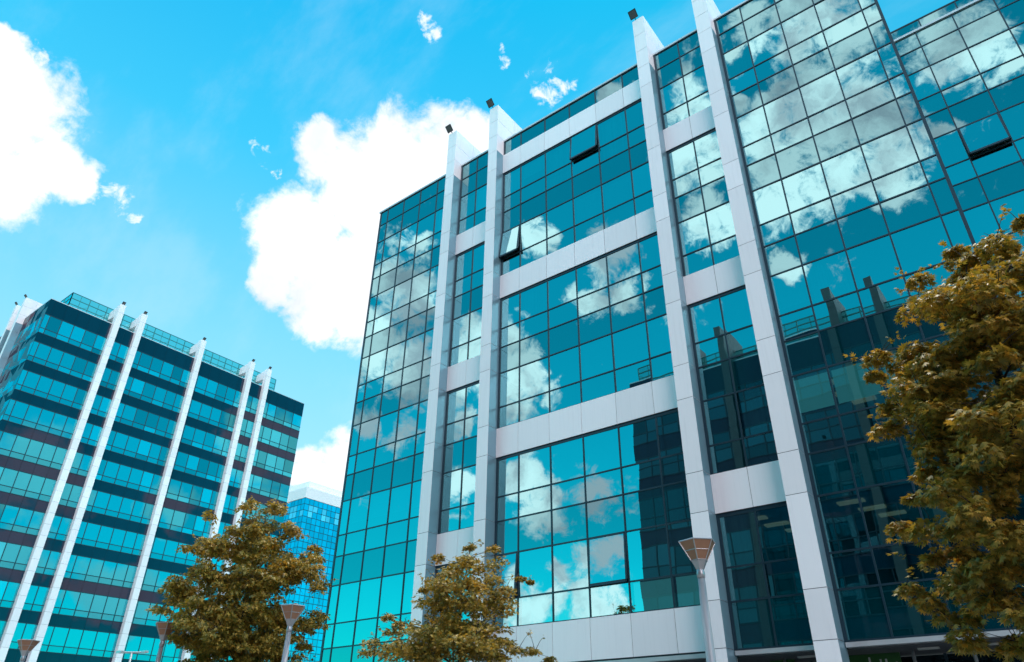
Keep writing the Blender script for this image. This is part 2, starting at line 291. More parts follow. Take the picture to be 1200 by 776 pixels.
# ------------------------------------------------------------------ ground
ROWS=[28.19,27.173,25.882,24.252,23.273,21.982,20.352,19.373,18.082,16.452,15.473,14.182,12.552,11.573,10.282,8.652,7.673,6.382,4.752,3.773,2.482]
def ground_mat(name, col, brick=None):
    m,nt,out=new_mat(name); L=nt.links.new
    p=N(nt,'ShaderNodeBsdfPrincipled'); p.inputs['Roughness'].default_value=.85
    tc=N(nt,'ShaderNodeTexCoord'); no=N(nt,'ShaderNodeTexNoise'); no.inputs['Scale'].default_value=.8; no.inputs['Detail'].default_value=8; L(tc.outputs['Object'],no.inputs['Vector'])
    mr=N(nt,'ShaderNodeMapRange'); mr.inputs['To Min'].default_value=.7; mr.inputs['To Max'].default_value=1.3; L(no.outputs['Fac'],mr.inputs['Value'])
    v=N(nt,'ShaderNodeVectorMath',operation='SCALE'); v.inputs[0].default_value=col; L(mr.outputs['Result'],v.inputs['Scale']); src=v.outputs['Vector']
    if brick:
        b=N(nt,'ShaderNodeTexBrick'); b.inputs['Scale'].default_value=1; b.inputs['Brick Width'].default_value=brick; b.inputs['Row Height'].default_value=brick/2
        b.inputs['Mortar Size'].default_value=.01; b.inputs['Color1'].default_value=(1,1,1,1); b.inputs['Color2'].default_value=(.85,.85,.85,1); b.inputs['Mortar'].default_value=(.4,.4,.4,1)
        L(tc.outputs['Object'],b.inputs['Vector']); m2=N(nt,'ShaderNodeVectorMath',operation='MULTIPLY'); L(src,m2.inputs[0]); L(b.outputs['Color'],m2.inputs[1]); src=m2.outputs[0]
    L(src,p.inputs['Base Color']); L(p.outputs[0],out.inputs[0]); return m
g=MB(); g.quad((-2500,-2500,0),(2500,-2500,0),(2500,2500,0),(-2500,2500,0)); tag(g.build('ground',ground_mat('ground_soil',(.09,.10,.05))),kind='structure')
g=MB(); g.quad((-89,-9.4,.12),(40,-9.4,.12),(40,40,.12),(-89,40,.12)); g.quad((-89,40,.12),(-89,40,.0),(-89,-9.4,.0),(-89,-9.4,.12)); tag(g.build('pavement',ground_mat('paving',(.30,.29,.28),.6)),kind='structure')
g=MB(); g.quad((-260,41,.004),(60,41,.004),(60,52,.004),(-260,52,.004)); tag(g.build('road',ground_mat('asphalt',(.05,.05,.052))),kind='structure')
g=MB(); g.box(-89,60,40.0,40.3,0,.13); tag(g.build('kerb',M['concrete']),kind='structure')

# projected size of a rectangle in the photograph's frame, used to rank windows (largest become parts)
def psize(P):
    q=[]
    for p in P:
        d=Vector(p)-Vector((0,0,H)); z=d.dot(F)
        if z<.5: return 0
        q.append((600+17+821*d.dot(R)/z, 388+14-821*d.dot(U)/z))
    xs=[a for a,b in q]; ys=[b for a,b in q]
    x0,x1,y0,y1=max(min(xs),0),min(max(xs),1200),max(min(ys),0),min(max(ys),776)
    return max(0,x1-x0)*max(0,y1-y0)

def pane(mb,T,s0,s1,z0,z1,n=0.,tilt=.0034,m=0,ins=.02):
    a,b=random.gauss(0,tilt),random.gauss(0,tilt); sc,zc=(s0+s1)/2,(z0+z1)/2
    s0+=ins;s1-=ins;z0+=ins;z1-=ins
    f=lambda s,z:T(s,n+a*(s-sc)+b*(z-zc),z)
    mb.quad(f(s0,z0),f(s1,z0),f(s1,z1),f(s0,z1),m)

def finish_windows(root, wins, cap, label=None):
    """wins: list of (size, meshbuilder, material, extra) ; the biggest become parts, the rest one stuff part"""
    wins.sort(key=lambda w:-w[0])
    for sz,mb,mt in wins[:cap]: mb.build('window',mt,root)
    rest=wins[cap:]
    if rest:
        big=MB()
        for sz,mb,mt in rest:
            n=len(big.v); big.v+=mb.v; big.f+=[tuple(i+n for i in f) for f in mb.f]; big.m+=mb.m
        tag(big.build('windows',rest[0][2],root),kind='stuff')

def column(root,T,s0,s1,n1,zb,top,seams,roof,back,mats,arm=False):
    mb=MB(); g=.009
    seams=sorted([z for z in seams if zb<z<top])
    zs=[zb]+seams+[top]
    for a,b in zip(zs,zs[1:]):
        if b<=roof+.05 or arm and b<=roof+.6:
            mb.box(s0,s1,-.12,n1,a+g,b-g,0,T)
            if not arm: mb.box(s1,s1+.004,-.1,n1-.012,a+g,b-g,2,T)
        elif arm:
            mb.box(s0,s1,-.12,n1,a+g,b-g,0,T)
        else:
            k=-.35 if a>=roof-1.2 else -.12
            lo=max(a,zb)
            mb.box(s0,s1,n1-1.45+g,n1,lo+g,b-g,0,T)
            if b>roof+.2: mb.box(s0,s1,back,n1-1.45-g,max(lo,roof-.3)+g,b-g,0,T)
    if arm:
        # raking arm from the column head back to the roof, open triangle below
        P=[(n1-.1,top),(back,top-.5),(back,top-1.5),(-.12,roof+1.3)]
        for sa,sb in ((s0+.05,s1-.05),):
            A=[T(sa,n,z) for n,z in P]; B=[T(sb,n,z) for n,z in P]; k=len(mb.v); mb.v+=A+B
            mb.f+=[(k,k+1,k+2,k+3),(k+7,k+6,k+5,k+4)]+[(k+i,k+4+i,k+4+(i+1)%4,k+(i+1)%4) for i in range(4)]; mb.m+=[0]*6
        mb.box(s0+.05,s1-.05,back-.01,back+.5,roof-.1,top-1.5,0,T)
    d=.012
    mb.box(s0+d,s1-d,-.1,n1-d,zb+.01,top-.02,1,T)
    return mb.build('column',mats,root)

def band(root,T,s0,s1,z0,z1,cuts,mats):
    mb=MB(); c=[s0]+[x for x in cuts if s0+.1<x<s1-.1]+[s1]
    for a,b in zip(c,c[1:]): mb.box(a+.009,b-.009,-.06,.075,z0+.02,z1-.004,0,T)
    mb.box(s0,s1,-.07,.055,z0,z1-.02,1,T)
    return mb.build('cladding_band',mats,root)

def floodlight(T,s,n,z,label,group,scale=1.):
    """small square floodlight on a bent bracket leaning out over the column head"""
    base=T(s,n,z); ax=Vector(T(s,n+1,z))-Vector(base); sx=Vector(T(s+1,n,z))-Vector(base)
    o=empty('floodlight',base); k=scale
    def P(a,b,c): return tuple(sx*a*k+ax*b*k+Vector((0,0,c*k)))
    tag(o,label,'floodlight',group)
    mb=MB(); mb.tube([P(0,-.1,0),P(0,-.1,.10),P(0,.08,.26)],.028*k,6); mb.box(-.10,.10,-.2,0,0,.02,0,lambda a,b,c:P(a,b,c)); mb.build('bracket',M['dark'],o)
    c_,s_=math.cos(.75),math.sin(.75)
    def Q(a,b,c): return P(a*1.1,.24+b*s_+c*c_,.36+b*c_-c*s_)
    mb=MB()
    mb.hexa([Q(-.17,-.20,-.06),Q(.17,-.20,-.06),Q(.17,.20,-.06),Q(-.17,.20,-.06),Q(-.23,-.26,.07),Q(.23,-.26,.07),Q(.23,.26,.07),Q(-.23,.26,.07)])
    for i in range(5): mb.box(-.15,.15,-.16+.08*i,-.145+.08*i,-.10,-.05,0,Q)
    mb.build('housing',M['dark'],o)
    mb=MB(); mb.box(-.19,.19,-.22,.22,.071,.078,0,Q); mb.build('lens',M['lens'],o)
    return o

def rail_screen(name,T,segs,z0,z1,label):
    """glazed steel screen on the roof; segs = list of ((s,n),(s,n)) runs"""
    o=empty(name,T(*segs[0][0],z0)); tag(o,label,'screen'); inv=Matrix.Translation(-Vector(o.location))
    fr=MB(); gl=MB()
    for (a,b) in segs:
        Ls=math.hypot(b[0]-a[0],b[1]-a[1]); k=max(1,round(Ls/2.2))
        pt=lambda t,z:tuple(inv@Vector(T(a[0]+(b[0]-a[0])*t,a[1]+(b[1]-a[1])*t,z)))
        for i in range(k+1): fr.tube([pt(i/k,z0-.2),pt(i/k,z1)],.07,4)
        for z in (z0+.1,z0+(z1-z0)*.4,z0+(z1-z0)*.7,z1): fr.tube([pt(0,z),pt(1,z)],.06,4)
        for i in range(k): fr.tube([pt((i+.5)/k,z0-.1),pt((i+.5)/k,z1)],.035,4)
        for i in range(k):   # light lattice braces
            fr.tube([pt(i/k,z0+.1),pt((i+1)/k,z0+(z1-z0)*.55)],.025,4)
            gl.quad(pt((i+.03)/k,z0+.15),pt((i+.97)/k,z0+.15),pt((i+.97)/k,z1-.05),pt((i+.03)/k,z1-.05))
    fr.build('frame',M['rail'],o); gl.build('glass_panel',M['railglass'],o)
    return o

# ------------------------------------------------------------------ the large glass office block on the right
Y0=20.905
T0=lambda s,n,z:(s,Y0-n,z+H)
T2=lambda s,n,z:(s,26.88-n,z+H)
main=empty('office_building',(-12,Y0,0)); tag(main,'large teal glass office block with white aluminium columns and bands, filling the right half','office building')
off=-Vector(main.location)
def sh(T): return lambda s,n,z: tuple(Vector(T(s,n,z))+off)
A0=sh(T0); A2=sh(T2)
PM=[M['panel'],M['joint'],M['side']]
cols=[(-20.93,-20.33),(-17.88,-17.30),(-8.92,-8.33),(-5.93,-5.30)]
SEAM=[28.30,29.42]+[ROWS[i] for i in (1,2,4,5,7,8,10,11,13,14,16,17,19,20)]+[.6]
for s0,s1 in cols: column(main,A0,s0,s1,.6,-H+.12,30.57,SEAM,28.19,-2.9,PM)
sections=[('L',-26.88,-20.93,[-26.206,-24.847,-23.489,-22.136],()),
          ('AB',-20.33,-17.88,[-19.168],(4,10,16)),
          ('BC',-17.30,-8.92,[-16.155,-14.616,-13.106,-11.579,-10.054],(1,7,13,19)),
          ('CD',-8.33,-5.93,[-7.097],(4,10,16)),
          ('R',-5.30,.70,[-4.107,-2.693,-1.343,.12],()),
          ('W',.70,13.3,[1.775,3.25,4.78,6.3,7.8,9.3,10.8,12.3],())]
OPEN={('BC',2,-13.106):6,('BC',5,-17.30):7,('W',5,1.775):8,('BC',17,-13.106):2.5,('BC',17,-17.30):5}
wins=[]; BL=[]
def hinged(T,s0,s1,z0,z1,deg,label):
    """top-hung casement pushed out at the bottom"""
    a=math.radians(deg); h=z1-z0
    f=lambda s,t,o=0.:T(s,math.sin(a)*(z1-t)+math.cos(a)*o+.02,z1-math.cos(a)*(z1-t)+math.sin(a)*o)
    mb=MB(); mb.quad(f(s0+.05,z0+.05),f(s1-.05,z0+.05),f(s1-.05,z1-.03),f(s0+.05,z1-.03))
    w=mb.build('window',M['glass'],main); tag(w,label)
    fr=MB()
    for (p,q,r,t) in ((s0+.02,s1-.02,z0+.0,z0+.09),(s0+.02,s1-.02,z1-.05,z1),(s0+.02,s0+.08,z0,z1),(s1-.08,s1-.02,z0,z1)):
        fr.hexa([f(p,r,-.05),f(q,r,-.05),f(q,r,.012),f(p,r,.012),f(p,t,-.05),f(q,t,-.05),f(q,t,.012),f(p,t,.012)])
    for s in (s0+.05,s1-.05): fr.tube([T(s,-.05,z0+h*.35),f(s,z0+h*.12,-.03)],.015,5)
    fr.build('sash',M['frame'],w)
    bl=MB(); bl.box(s0,s1,-.08,.03,z0-.03,z0+.03,0,T)
def part_name(m): return m
for (key,s0,s1,mull,bands) in sections:
    T=A2 if key=='W' else A0; TW=T2 if key=='W' else T0
    c=[s0]+mull+[s1]
    for i in range(20):
        zt,zb=ROWS[i],ROWS[i+1]
        kind='S' if i in (0,1) or (i-1)%3==0 else ('T' if (i-2)%3==0 else 'B')
        if i in bands: 
            band(main,T,s0,s1,zb,zt,mull,PM); continue
        if kind=='S' :
            mb=MB()
            for a,b in zip(c,c[1:]): pane(mb,T,a,b,zb,zt)
            mb.build('spandrel_panel',M['spandrel'],main)
        elif kind=='T':
            nb=i+1 in range(20) and (i+1) not in bands
            for a,b in zip(c,c[1:]):
                op=OPEN.get((key,i,a))
                mb=MB()
                if not op: pane(mb,T,a,b,zb,zt)
                else: hinged(T,a,b,zb,zt,op,'top-hung casement standing open')
                if nb: pane(mb,T,a,b,ROWS[i+2],zb)
                wins.append((psize([TW(a,0,ROWS[i+2]),TW(b,0,zt)])*(0 if not mb.f else 1),mb,M['glass']))
                # blinds and curtains behind the panes
                r=random.random()
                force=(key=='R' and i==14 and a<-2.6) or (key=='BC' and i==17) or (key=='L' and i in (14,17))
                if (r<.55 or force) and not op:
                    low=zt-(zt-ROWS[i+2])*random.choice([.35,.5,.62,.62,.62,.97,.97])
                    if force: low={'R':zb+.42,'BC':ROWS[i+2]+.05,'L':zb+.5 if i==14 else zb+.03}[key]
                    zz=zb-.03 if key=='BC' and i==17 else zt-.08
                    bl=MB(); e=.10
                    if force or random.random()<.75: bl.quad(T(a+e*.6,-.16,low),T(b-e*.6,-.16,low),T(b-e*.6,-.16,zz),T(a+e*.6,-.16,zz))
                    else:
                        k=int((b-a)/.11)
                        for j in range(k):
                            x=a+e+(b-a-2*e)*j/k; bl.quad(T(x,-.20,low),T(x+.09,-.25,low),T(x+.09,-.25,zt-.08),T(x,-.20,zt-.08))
                    bl.mat=M['blindglow'] if force and key!='L' else M['blind']; BL.append((psize([TW(a,0,low),TW(b,0,zt)]),bl))
    # vertical mullions (stopped at the cladding bands) and horizontal transoms
    spans=[]; z=ROWS[0]; 
    stops=[(ROWS[i],ROWS[i+1]) for i in bands]
    for top,bot in stops:
        if z-top>.05: spans.append((top,z))
        z=bot
    if z-ROWS[20]>.05: spans.append((ROWS[20],z))
    for x in c:
        mb=MB(); hw=.025 if x in mull else .05
        xx=x+(.05 if x==s0 else -.05 if x==s1 else 0)
        for a,b in spans: mb.box(xx-hw,xx+hw,-.1,.03,a,b,0,T)
        mb.build('mullion',M['frame'],main)
    for i in range(21):
        if (i in bands) or (i-1 in bands and i!=20): 
            pass
        mb=MB(); h=.026
        if i in bands: z0_,z1_=ROWS[i]-.004,ROWS[i]+.035
        elif i-1 in bands: z0_,z1_=ROWS[i]-.10,ROWS[i]+.001
        else: z0_,z1_=ROWS[i]-h,ROWS[i]+h
        mb.box(c[0],c[-1],-.095,.026,z0_,z1_,0,T)
        mb.build('transom',M['frame'],main)
finish_windows(main,[w for w in wins if w[1].f],95)
BL.sort(key=lambda t:-t[0])
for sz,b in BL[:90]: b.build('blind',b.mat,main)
big=MB()
for sz,b in BL[90:]:
    n=len(big.v); big.v+=b.v; big.f+=[tuple(i+n for i in f) for f in b.f]; big.m+=b.m
tag(big.build('blinds',M['blind'],main),kind='stuff')
# storeys inside
for i in (1,4,7,10,13,16,19):
    mb=MB(); mb.box(-26.8,.65,-8,-.3,ROWS[i+1]+.03,ROWS[i]-.03,0,A0); mb.box(.9,13.3,-8,-.3,ROWS[i+1]+.03,ROWS[i]-.03,0,A2); mb.build('floor_slab',M['ceiling'],main)
mb=MB(); mb.box(-26.8,13.3,-8.3,-8.05,ROWS[20],28,0,A0)
for s in (-20.6,-17.6,-8.6,-5.6): mb.box(s-.2,s+.2,-8,-.4,ROWS[20],27.5,0,A0)
mb.build('inner_wall',M['wall_in'],main)
for s,z in ((-4.9,6.38),(-4.9,6.38),(-7.0,6.38)):
    pass
k=0
for (s0_,z_) in ((-4.95,6.382),(-4.9,10.282),(-7.9,6.382)):
    for j in range(3):
        mb=MB(); n0=-1.0-1.0*j; mb.box(s0_+.35*j,s0_+.35*j+.75,n0-.32,n0,z_-.02,z_+.02,0,A0); mb.build('ceiling_light',M['lit'],main)
# roof edge, side wall and roof
mb=MB()
mb.box(-26.95,.75,-.35,.07,28.20,28.30,0,A0)
mb.box(.76,13.4,-.25,.08,28.14,28.26,0,A2)
mb.build('coping',M['coping'],main)
mb=MB(); mb.box(-26.6,.4,-14,-.4,27.6,27.9,0,A0); mb.box(.4,13.2,-14,-.6,27.6,27.9,0,A2); mb.build('roof',M['concrete'],main)
mb=MB(); c=[.7]+[x+.3 for x in sections[5][3]]+[13.3]
for a,b in zip(c,c[1:]): pane(mb,A2,a,b,28.27,28.86,-.05,.001)
for x in c: mb.box(x-.025,x+.025,-.12,-.03,28.26,28.9,1,A2)
mb.box(.7,13.3,-.12,-.02,28.86,28.92,1,A2)
mb.build('parapet_glazing',[M['spandrel'],M['frame']],main)
TE=sh(lambda s,n,z:(-26.88-n,s,z+H)); mb=MB()   # end wall, seen edge-on
def side_wall(x,y0,y1,sgn):
    mb=MB()
    for i in range(20):
        k=max(1,round((y1-y0)/1.5))
        for j in range(k):
            a=y0+(y1-y0)*j/k; b=y0+(y1-y0)*(j+1)/k; P=[(x,a+.02),(x,b-.02)]
            if sgn<0: P=P[::-1]
            q=[(P[0][0],P[0][1],ROWS[i+1]+.02+H),(P[1][0],P[1][1],ROWS[i+1]+.02+H),(P[1][0],P[1][1],ROWS[i]-.02+H),(P[0][0],P[0][1],ROWS[i]-.02+H)]
            mb.quad(*[tuple(Vector(p)+off) for p in q])
    mb.box(x-.04*sgn-.02,x-.04*sgn+.02,y0+.0,y1,ROWS[20],28.18,1,lambda a,b,c:tuple(Vector((a,b,c+H))+off))
    mb.build('side_wall',[M['spandrel'],M['frame']],main)
side_wall(.70,20.96,26.8,1); side_wall(-26.90,20.96,34.9,-1); 
# soffit and recessed ground storey
mb=MB(); mb.box(-26.9,.75,-3,-.2,2.30,2.44,0,A0); mb.box(.75,13.3,-3,-.2,2.3,2.44,0,A2); mb.box(.75,1.0,-6,-.2,2.3,2.44,0,A0); mb.build('soffit',M['soffit'],main)
mb=MB()
for a,b in ((-26.9,-20.96),(-20.3,-17.91),(-17.27,-8.95),(-8.3,-5.96),(-5.27,.75)): mb.box(a,b,-.2,.06,2.33,2.45,0,A0)
mb.box(.75,13.3,-.2,.06,2.33,2.45,0,A2); mb.build('edge_trim',M['coping'],main)
mb=MB(); x=-26.8
while x<.7: pane(mb,A0,x,x+1.8,-H+.2,2.3,-2.6,.001); x+=1.8
mb.build('shopfront_glazing',M['shopglass'],main)
mb=MB(); x=-26.8
while x<.7: mb.box(x-.04,x+.04,-2.65,-2.5,-H+.12,2.3,0,A0); x+=1.8
mb.build('shopfront_mullions',M['frame'],main)
for x in (-7.35,-3.95,-2.55,-.9,-11.2,-14.8):
    mb=MB(); mb.tube([A0(x,-1.2,-H+.12),A0(x,-1.2,2.3)],.045,8); mb.build('post',M['pole'],main,True)
for x,nn in ((-3.5,-.9),(-1.9,-.9),(-6.6,-.9),(-.6,-.9)):
    mb=MB(); mb.box(x-.25,x+.25,nn-.07,nn+.07,2.25,2.295,0,A0); mb.build('soffit_light',principled('soffit_lamp',(.6,.58,.55),.5),main)
for (a,b,txt) in ((-5.75,-4.35,1),(-7.9,-7.2,0)):
    o=empty('shop_sign',T0(a,-1.6,1.6)); tag(o,'green shop sign with white lettering hanging under the soffit right of the fourth white column' if txt else 'smaller green shop sign under the soffit between the third and fourth white columns','sign','green signs under the soffit')
    mb=MB(); w_=b-a; mb.box(0,w_,-.03,.03,0,.72); mb.build('board',M['sign'],o)
    mb=MB()
    for j,(dx,hh,wd) in enumerate(((.42,.40,.05),(.42,.05,.16),(.62,.34,.05),(.72,.34,.05),(.62,.05,.15),(.90,.25,.05)) if txt else ((.2,.2,.04),(.32,.2,.04))):
        mb.box(dx*w_,dx*w_+wd,-.04,-.031,.22,.22+hh)
    mb.build('lettering',M['signwhite'],o)
    mb=MB(); 
    for x in (.1,w_-.1): mb.tube([(x,0,.72),(x,0,.72+.62)],.012,5)
    mb.build('hanger',M['dark'],o)
LBL=['floodlight on the head of the leftmost white column of the large office block','floodlight on the head of the second white column of the large office block','floodlight on the head of the white column right of the widest glazed bay','floodlight on the head of the rightmost white column of the large office block']
for (s0,s1),lb in zip(cols,LBL): floodlight(T0,s0+.16,.55,30.57,lb,'floodlights on the column heads',.8)

# ------------------------------------------------------------------ dark banded block (left in the photo) and its twin behind the camera
def banded_block(MG,MP,T,root_loc,label,spans,colpos,colw,mullion_list,roof,wtop,nfl,ftop,n1,arm,cap,depth_pts,end=None,per=3.9,tall=1.94,short=.68,base=-1.48):
    root=empty('banded_office_building',root_loc); tag(root,label,'office building'); o_=-Vector(root_loc)
    A=lambda s,n,z:tuple(Vector(T(s,n,z))+o_)
    wins=[]
    s_lo,s_hi=spans[0][0],spans[-1][1]
    for (s0,s1) in spans:
        c=[s0]+[x for x in mullion_list if s0+.2<x<s1-.2]+[s1]
        for k in range(nfl):
            zt=wtop-per*k
            for a,b in zip(c,c[1:]):
                mb=MB(); pane(mb,A,a,b,zt-tall,zt,0,.002,0,.03); pane(mb,A,a,b,zt-tall-short,zt-tall,0,.002,0,.03)
                wins.append((psize([T(a,0,zt-tall-short),T(b,0,zt)]),mb,MG))
            zs=(zt-tall-short, zt-per)
            mb=MB()
            for a,b in zip(c,c[1:]): pane(mb,A,a,b,zs[1],zs[0],0,.001,0,.012)
            mb.build('dark_band',M['fardark'],root)
            mb=MB()
            for z in (zt,zt-tall,zt-tall-short): mb.box(s0,s1,-.1,.03,z-.04,z+.04,0,A)
            for x in c[1:-1]: mb.box(x-.045,x+.045,-.095,.04,zt-tall-short,zt,0,A)
            mb.build('window_frame',M['frame'],root)
        mb=MB()
        for a,b in zip(c,c[1:]): pane(mb,A,a,b,wtop,roof,0,.001,0,.012)
        mb.build('dark_band',M['fardark'],root)
    finish_windows(root,wins,cap)
    for s in colpos: column(root,A,s,s+colw,n1,base,ftop,[wtop-per*k for k in range(-1,nfl+2)]+[wtop-per*k-1.3 for k in range(0,nfl+2)]+[wtop-per*k-2.6 for k in range(0,nfl+2)],roof,-3.2 if arm else -2.9,MP,arm)
    zb=wtop-per*nfl
    mb=MB(); mb.box(s_lo,s_hi,-depth_pts,-.12,base,roof-.02,0,A); mb.build('wall',M['frame'],root)
    mb=MB(); mb.box(s_lo,s_hi,-depth_pts,-.05,roof,roof+.12,0,A); mb.build('coping',M['coping'],root)
    mb=MB(); x=s_lo
    while x<s_hi-2: pane(mb,A,x,x+2.4,base+.3,zb-.5,-.1,.001); x+=2.4
    mb.build('ground_storey_glazing',M['shopglass'],root)
    return root,A
TL=lambda s,n,z:(-92.3+n,s,z+H)
mulL=[23.3,24.72,26.16,27.58,29.03, 32.1, 34.97,36.57,38.10,39.64,41.03, 43.34,44.91,46.54,48.05,49.5, 52.4, 55.25,56.7,58.45,59.93]
left,AL=banded_block(M['farglass'],PM,TL,(-100,42,0),'tall office block at left with dark bands, ribbon windows and five slim white columns',
    [(22.7,30.25),(31.0,33.25),(34.0,42.15),(42.9,50.45),(51.2,53.5),(54.25,61.6)],[30.25,33.25,42.15,50.45,53.5],.75,mulL,49.25,47.0,10,52.2,.7,True,95,40)
# gable end of that block
TG=lambda s,n,z:(s,22.7-n,z+H); offL=-Vector(left.location); AG=lambda s,n,z:tuple(Vector(TG(s,n,z))+offL)
mb=MB()
for k in range(11):
    x=-92.32
    zt=47.0-3.9*k
    while x>-130:
        for (a,b) in ((zt-1.94,zt),(zt-2.62,zt-1.94)): pane(mb,AG,x-1.5,x,a,b,0,.002,0,.03)
        pane(mb,AG,x-1.5,x,zt-3.9,zt-2.62,0,.001,1,.012)
        if k==0: pane(mb,AG,x-1.5,x,zt,49.25,0,.001,1,.012)
        x-=1.5
mb.build('gable_glazing',[M['farglass'],M['fardark']],left)
for s in (-100.9,-103.9): column(left,AG,s,s+.75,.8,-1.48,52.2,[47.0-1.3*k for k in range(-4,38)],49.25,-3.2,PM,False)
SR=[((25.3,-2.2),(57,-2.2)),((25.3,-2.2),(25.3,-14))]
rail_screen('roof_screen',TL,[(a,b) for a,b in SR],49.7,52.5,'teal glazed steel screen along the roof of the left office block')
mb=MB(); mb.box(24.9,57.3,-14,-2.0,49.3,49.75,0,TL); mb.build('roof_upstand',M['coping']).name='roof_upstand'
o=bpy.data.objects['roof_upstand']; o.parent=left; o.matrix_parent_inverse=Matrix.Translation(-Vector(left.location))
ordn=['leftmost','second','third','fourth','rightmost']
for s,wd in zip([30.25,33.25,42.15,50.45,53.5],ordn): floodlight(TL,s+.37,.4,52.2,'%s of five small floodlights along the column heads of the left block'%wd,'floodlights on the left block',.85)
for s,wd in ((-100.9,'right'),(-103.9,'left')): floodlight(TG,s+.37,.6,52.2,'small floodlight on the %s column head at the gable end of the left office block'%wd,'floodlights on the left block',.9)

# twin behind the camera, seen mirrored in the glass
TT=lambda s,n,z:(-s,-9.4+n,z+H)
spT=[(-14.7,5.2),(5.8,8.4),(9.0,17.4),(18.0,20.6),(21.2,27.1)]
twin,AT=banded_block(M['twinglass'],[M['twinpanel'],M['joint'],M['twinpanel']],TT,(-6,-15,0),'dark banded office block opposite, mirrored in the lower panes of the large glass facade',
    spT,[5.2,8.4,17.4,20.6],.6,[-14.7+1.5*i for i in range(30)],28.19,25.88,7,31.4,.6,False,90,30,tall=1.63,short=.98,base=-1.48)
rail_screen('roof_screen',TT,[((-14.5,-1.2),(26.6,-1.2))],28.4,30.1,'teal steel screen on the roof of the opposite block, mirrored in the right-hand glazing')

# ------------------------------------------------------------------ distant blue tower
tw=empty('glass_tower',(-170,125,0)); tag(tw,'distant bright blue glass tower with white roof parapet between the two office blocks','tower')
tp=Vector((-163.74,114.85,0)); HT=60.8+H
def tower_face(U_,W,face):
    mb=MB(); Nn=U_.cross(Vector((0,0,1))); 
    k=int(W/1.55); rows=int(HT/1.7)
    for i in range(rows):
        z1=HT-1.7*i; z0=z1-1.7
        for j in range(k):
            a=tp+U_*(j*1.55+.07)+off_t; b=tp+U_*((j+1)*1.55-.07)+off_t
            m_=0 if not (i in (1,2) and j%3!=0 and random.random()<.8) else 1
            t=random.gauss(0,.002)
            mb.quad((a.x,a.y,z0+.08),(b.x,b.y,z0+.08),(b.x-Nn.x*t,b.y-Nn.y*t,z1-.08),(a.x-Nn.x*t,a.y-Nn.y*t,z1-.08),m_)
    mb.build(face,[M['towerglass'],M['towerlight']],tw)
off_t=-Vector(tw.location)
tower_face(Vector((0,1,0)),34,'curtain_wall')
# the other face runs towards -x, build left to right so it faces the street
tp2=tp.copy(); tp=tp+Vector((-31,0,0)); tower_face(Vector((1,0,0)),31,'curtain_wall'); tp=tp2
mb=MB(); mb.box(-31,-.06,.06,34,0,HT-.1,0,lambda a,b,c:(tp.x+a+off_t.x,tp.y+b+off_t.y,c)); mb.build('core',M['frame'],tw)
mb=MB(); mb.box(-31.2,.15,-.15,34,HT,HT+3.1,0,lambda a,b,c:(tp.x+a+off_t.x,tp.y+b+off_t.y,c)); mb.build('parapet',M['towerwhite'],tw)
mb=MB(); mb.box(-29,-3.5,3,25,HT+3.1,HT+6.3,0,lambda a,b,c:(tp.x+a+off_t.x,tp.y+b+off_t.y,c)); mb.build('plant_room',M['towerwhite'],tw)

# ------------------------------------------------------------------ street lamps
def make_lamp(h=4.2,W=.27):
    o=empty('street_lamp')
    mb=MB(); mb.tube([(0,0,.12),(0,0,1.2),(0,0,h-.46)],[.095,.088,.05],14,0); mb.tube([(0,0,.12),(0,0,.35)],[.14,.12],14); mb.build('pole',M['pole'],o,True)
    mb=MB(); mb.tube([(0,0,h-.50),(0,0,h-.44),(0,0,h-.36)],[.055,.06,.05],14); mb.build('neck',M['shademetal'],o,True)
    n=6; top=[(W*math.cos(2*math.pi*(i+.5)/n),W*math.sin(2*math.pi*(i+.5)/n),h) for i in range(n)]
    zt=h-.26; r=.12; mid=[(r*math.cos(2*math.pi*(i+.5)/n),r*math.sin(2*math.pi*(i+.5)/n),zt) for i in range(n)]
    r=.05; bot=[(r*math.cos(2*math.pi*(i+.5)/n),r*math.sin(2*math.pi*(i+.5)/n),h-.40) for i in range(n)]
    mb=MB()
    for i in range(n): mb.quad(mid[i],mid[(i+1)%n],top[(i+1)%n],top[i])
    sh_=mb.build('lamp_shade',M['copper'],o)
    mb=MB()
    for i in range(n):
        mb.quad(bot[i],bot[(i+1)%n],mid[(i+1)%n],mid[i]); mb.tube([mid[i],top[i]],.009,5); mb.tube([top[i],top[(i+1)%n]],.011,5); mb.tube([mid[i],mid[(i+1)%n]],.009,5)
        h1=[tuple(.5*(p+q) for p,q in zip(mid[j],top[j])) for j in (i,(i+1)%n)]; mb.tube(h1,.005,4)
    mb.build('rib_frame',M['shademetal'],o)
    mb=MB(); mb.poly([(a*.96,b*.96,c-.01) for a,b,c in top]); mb.build('lid',M['shademetal'],o)
    return o
lamp=make_lamp()
LP=[((-4.18,9.63),'grey street lamp with copper inverted shade before the third white column, nearest and largest'),((-13.23,9.41),'street lamp with copper shade in front of the right side of the left tree'),
    ((-17.55,9.05),'street lamp with copper shade half hidden at the left edge of the left tree'),((-23.5,8.37),'small street lamp with copper shade in the bottom left corner, farthest left')]
for i,((x,y),lb) in enumerate(LP):
    o=lamp if i==0 else copy_tree(lamp); o.location=(x,y,0); o.rotation_euler=(0,0,[.25,.9,.1,.5][i]); tag(o,lb,'street lamp','street lamps with inverted copper shades')
o=empty('street_lamp',(-27.05,12.96,0)); tag(o,'thin white twin-arm street lamp before the left office block','street lamp')
mb=MB(); mb.tube([(0,0,.1),(0,0,4.55)],[.06,.035],8); mb.build('pole',M['coping'],o,True)
dx=Vector((R.x,R.y,0)).normalized()*.42
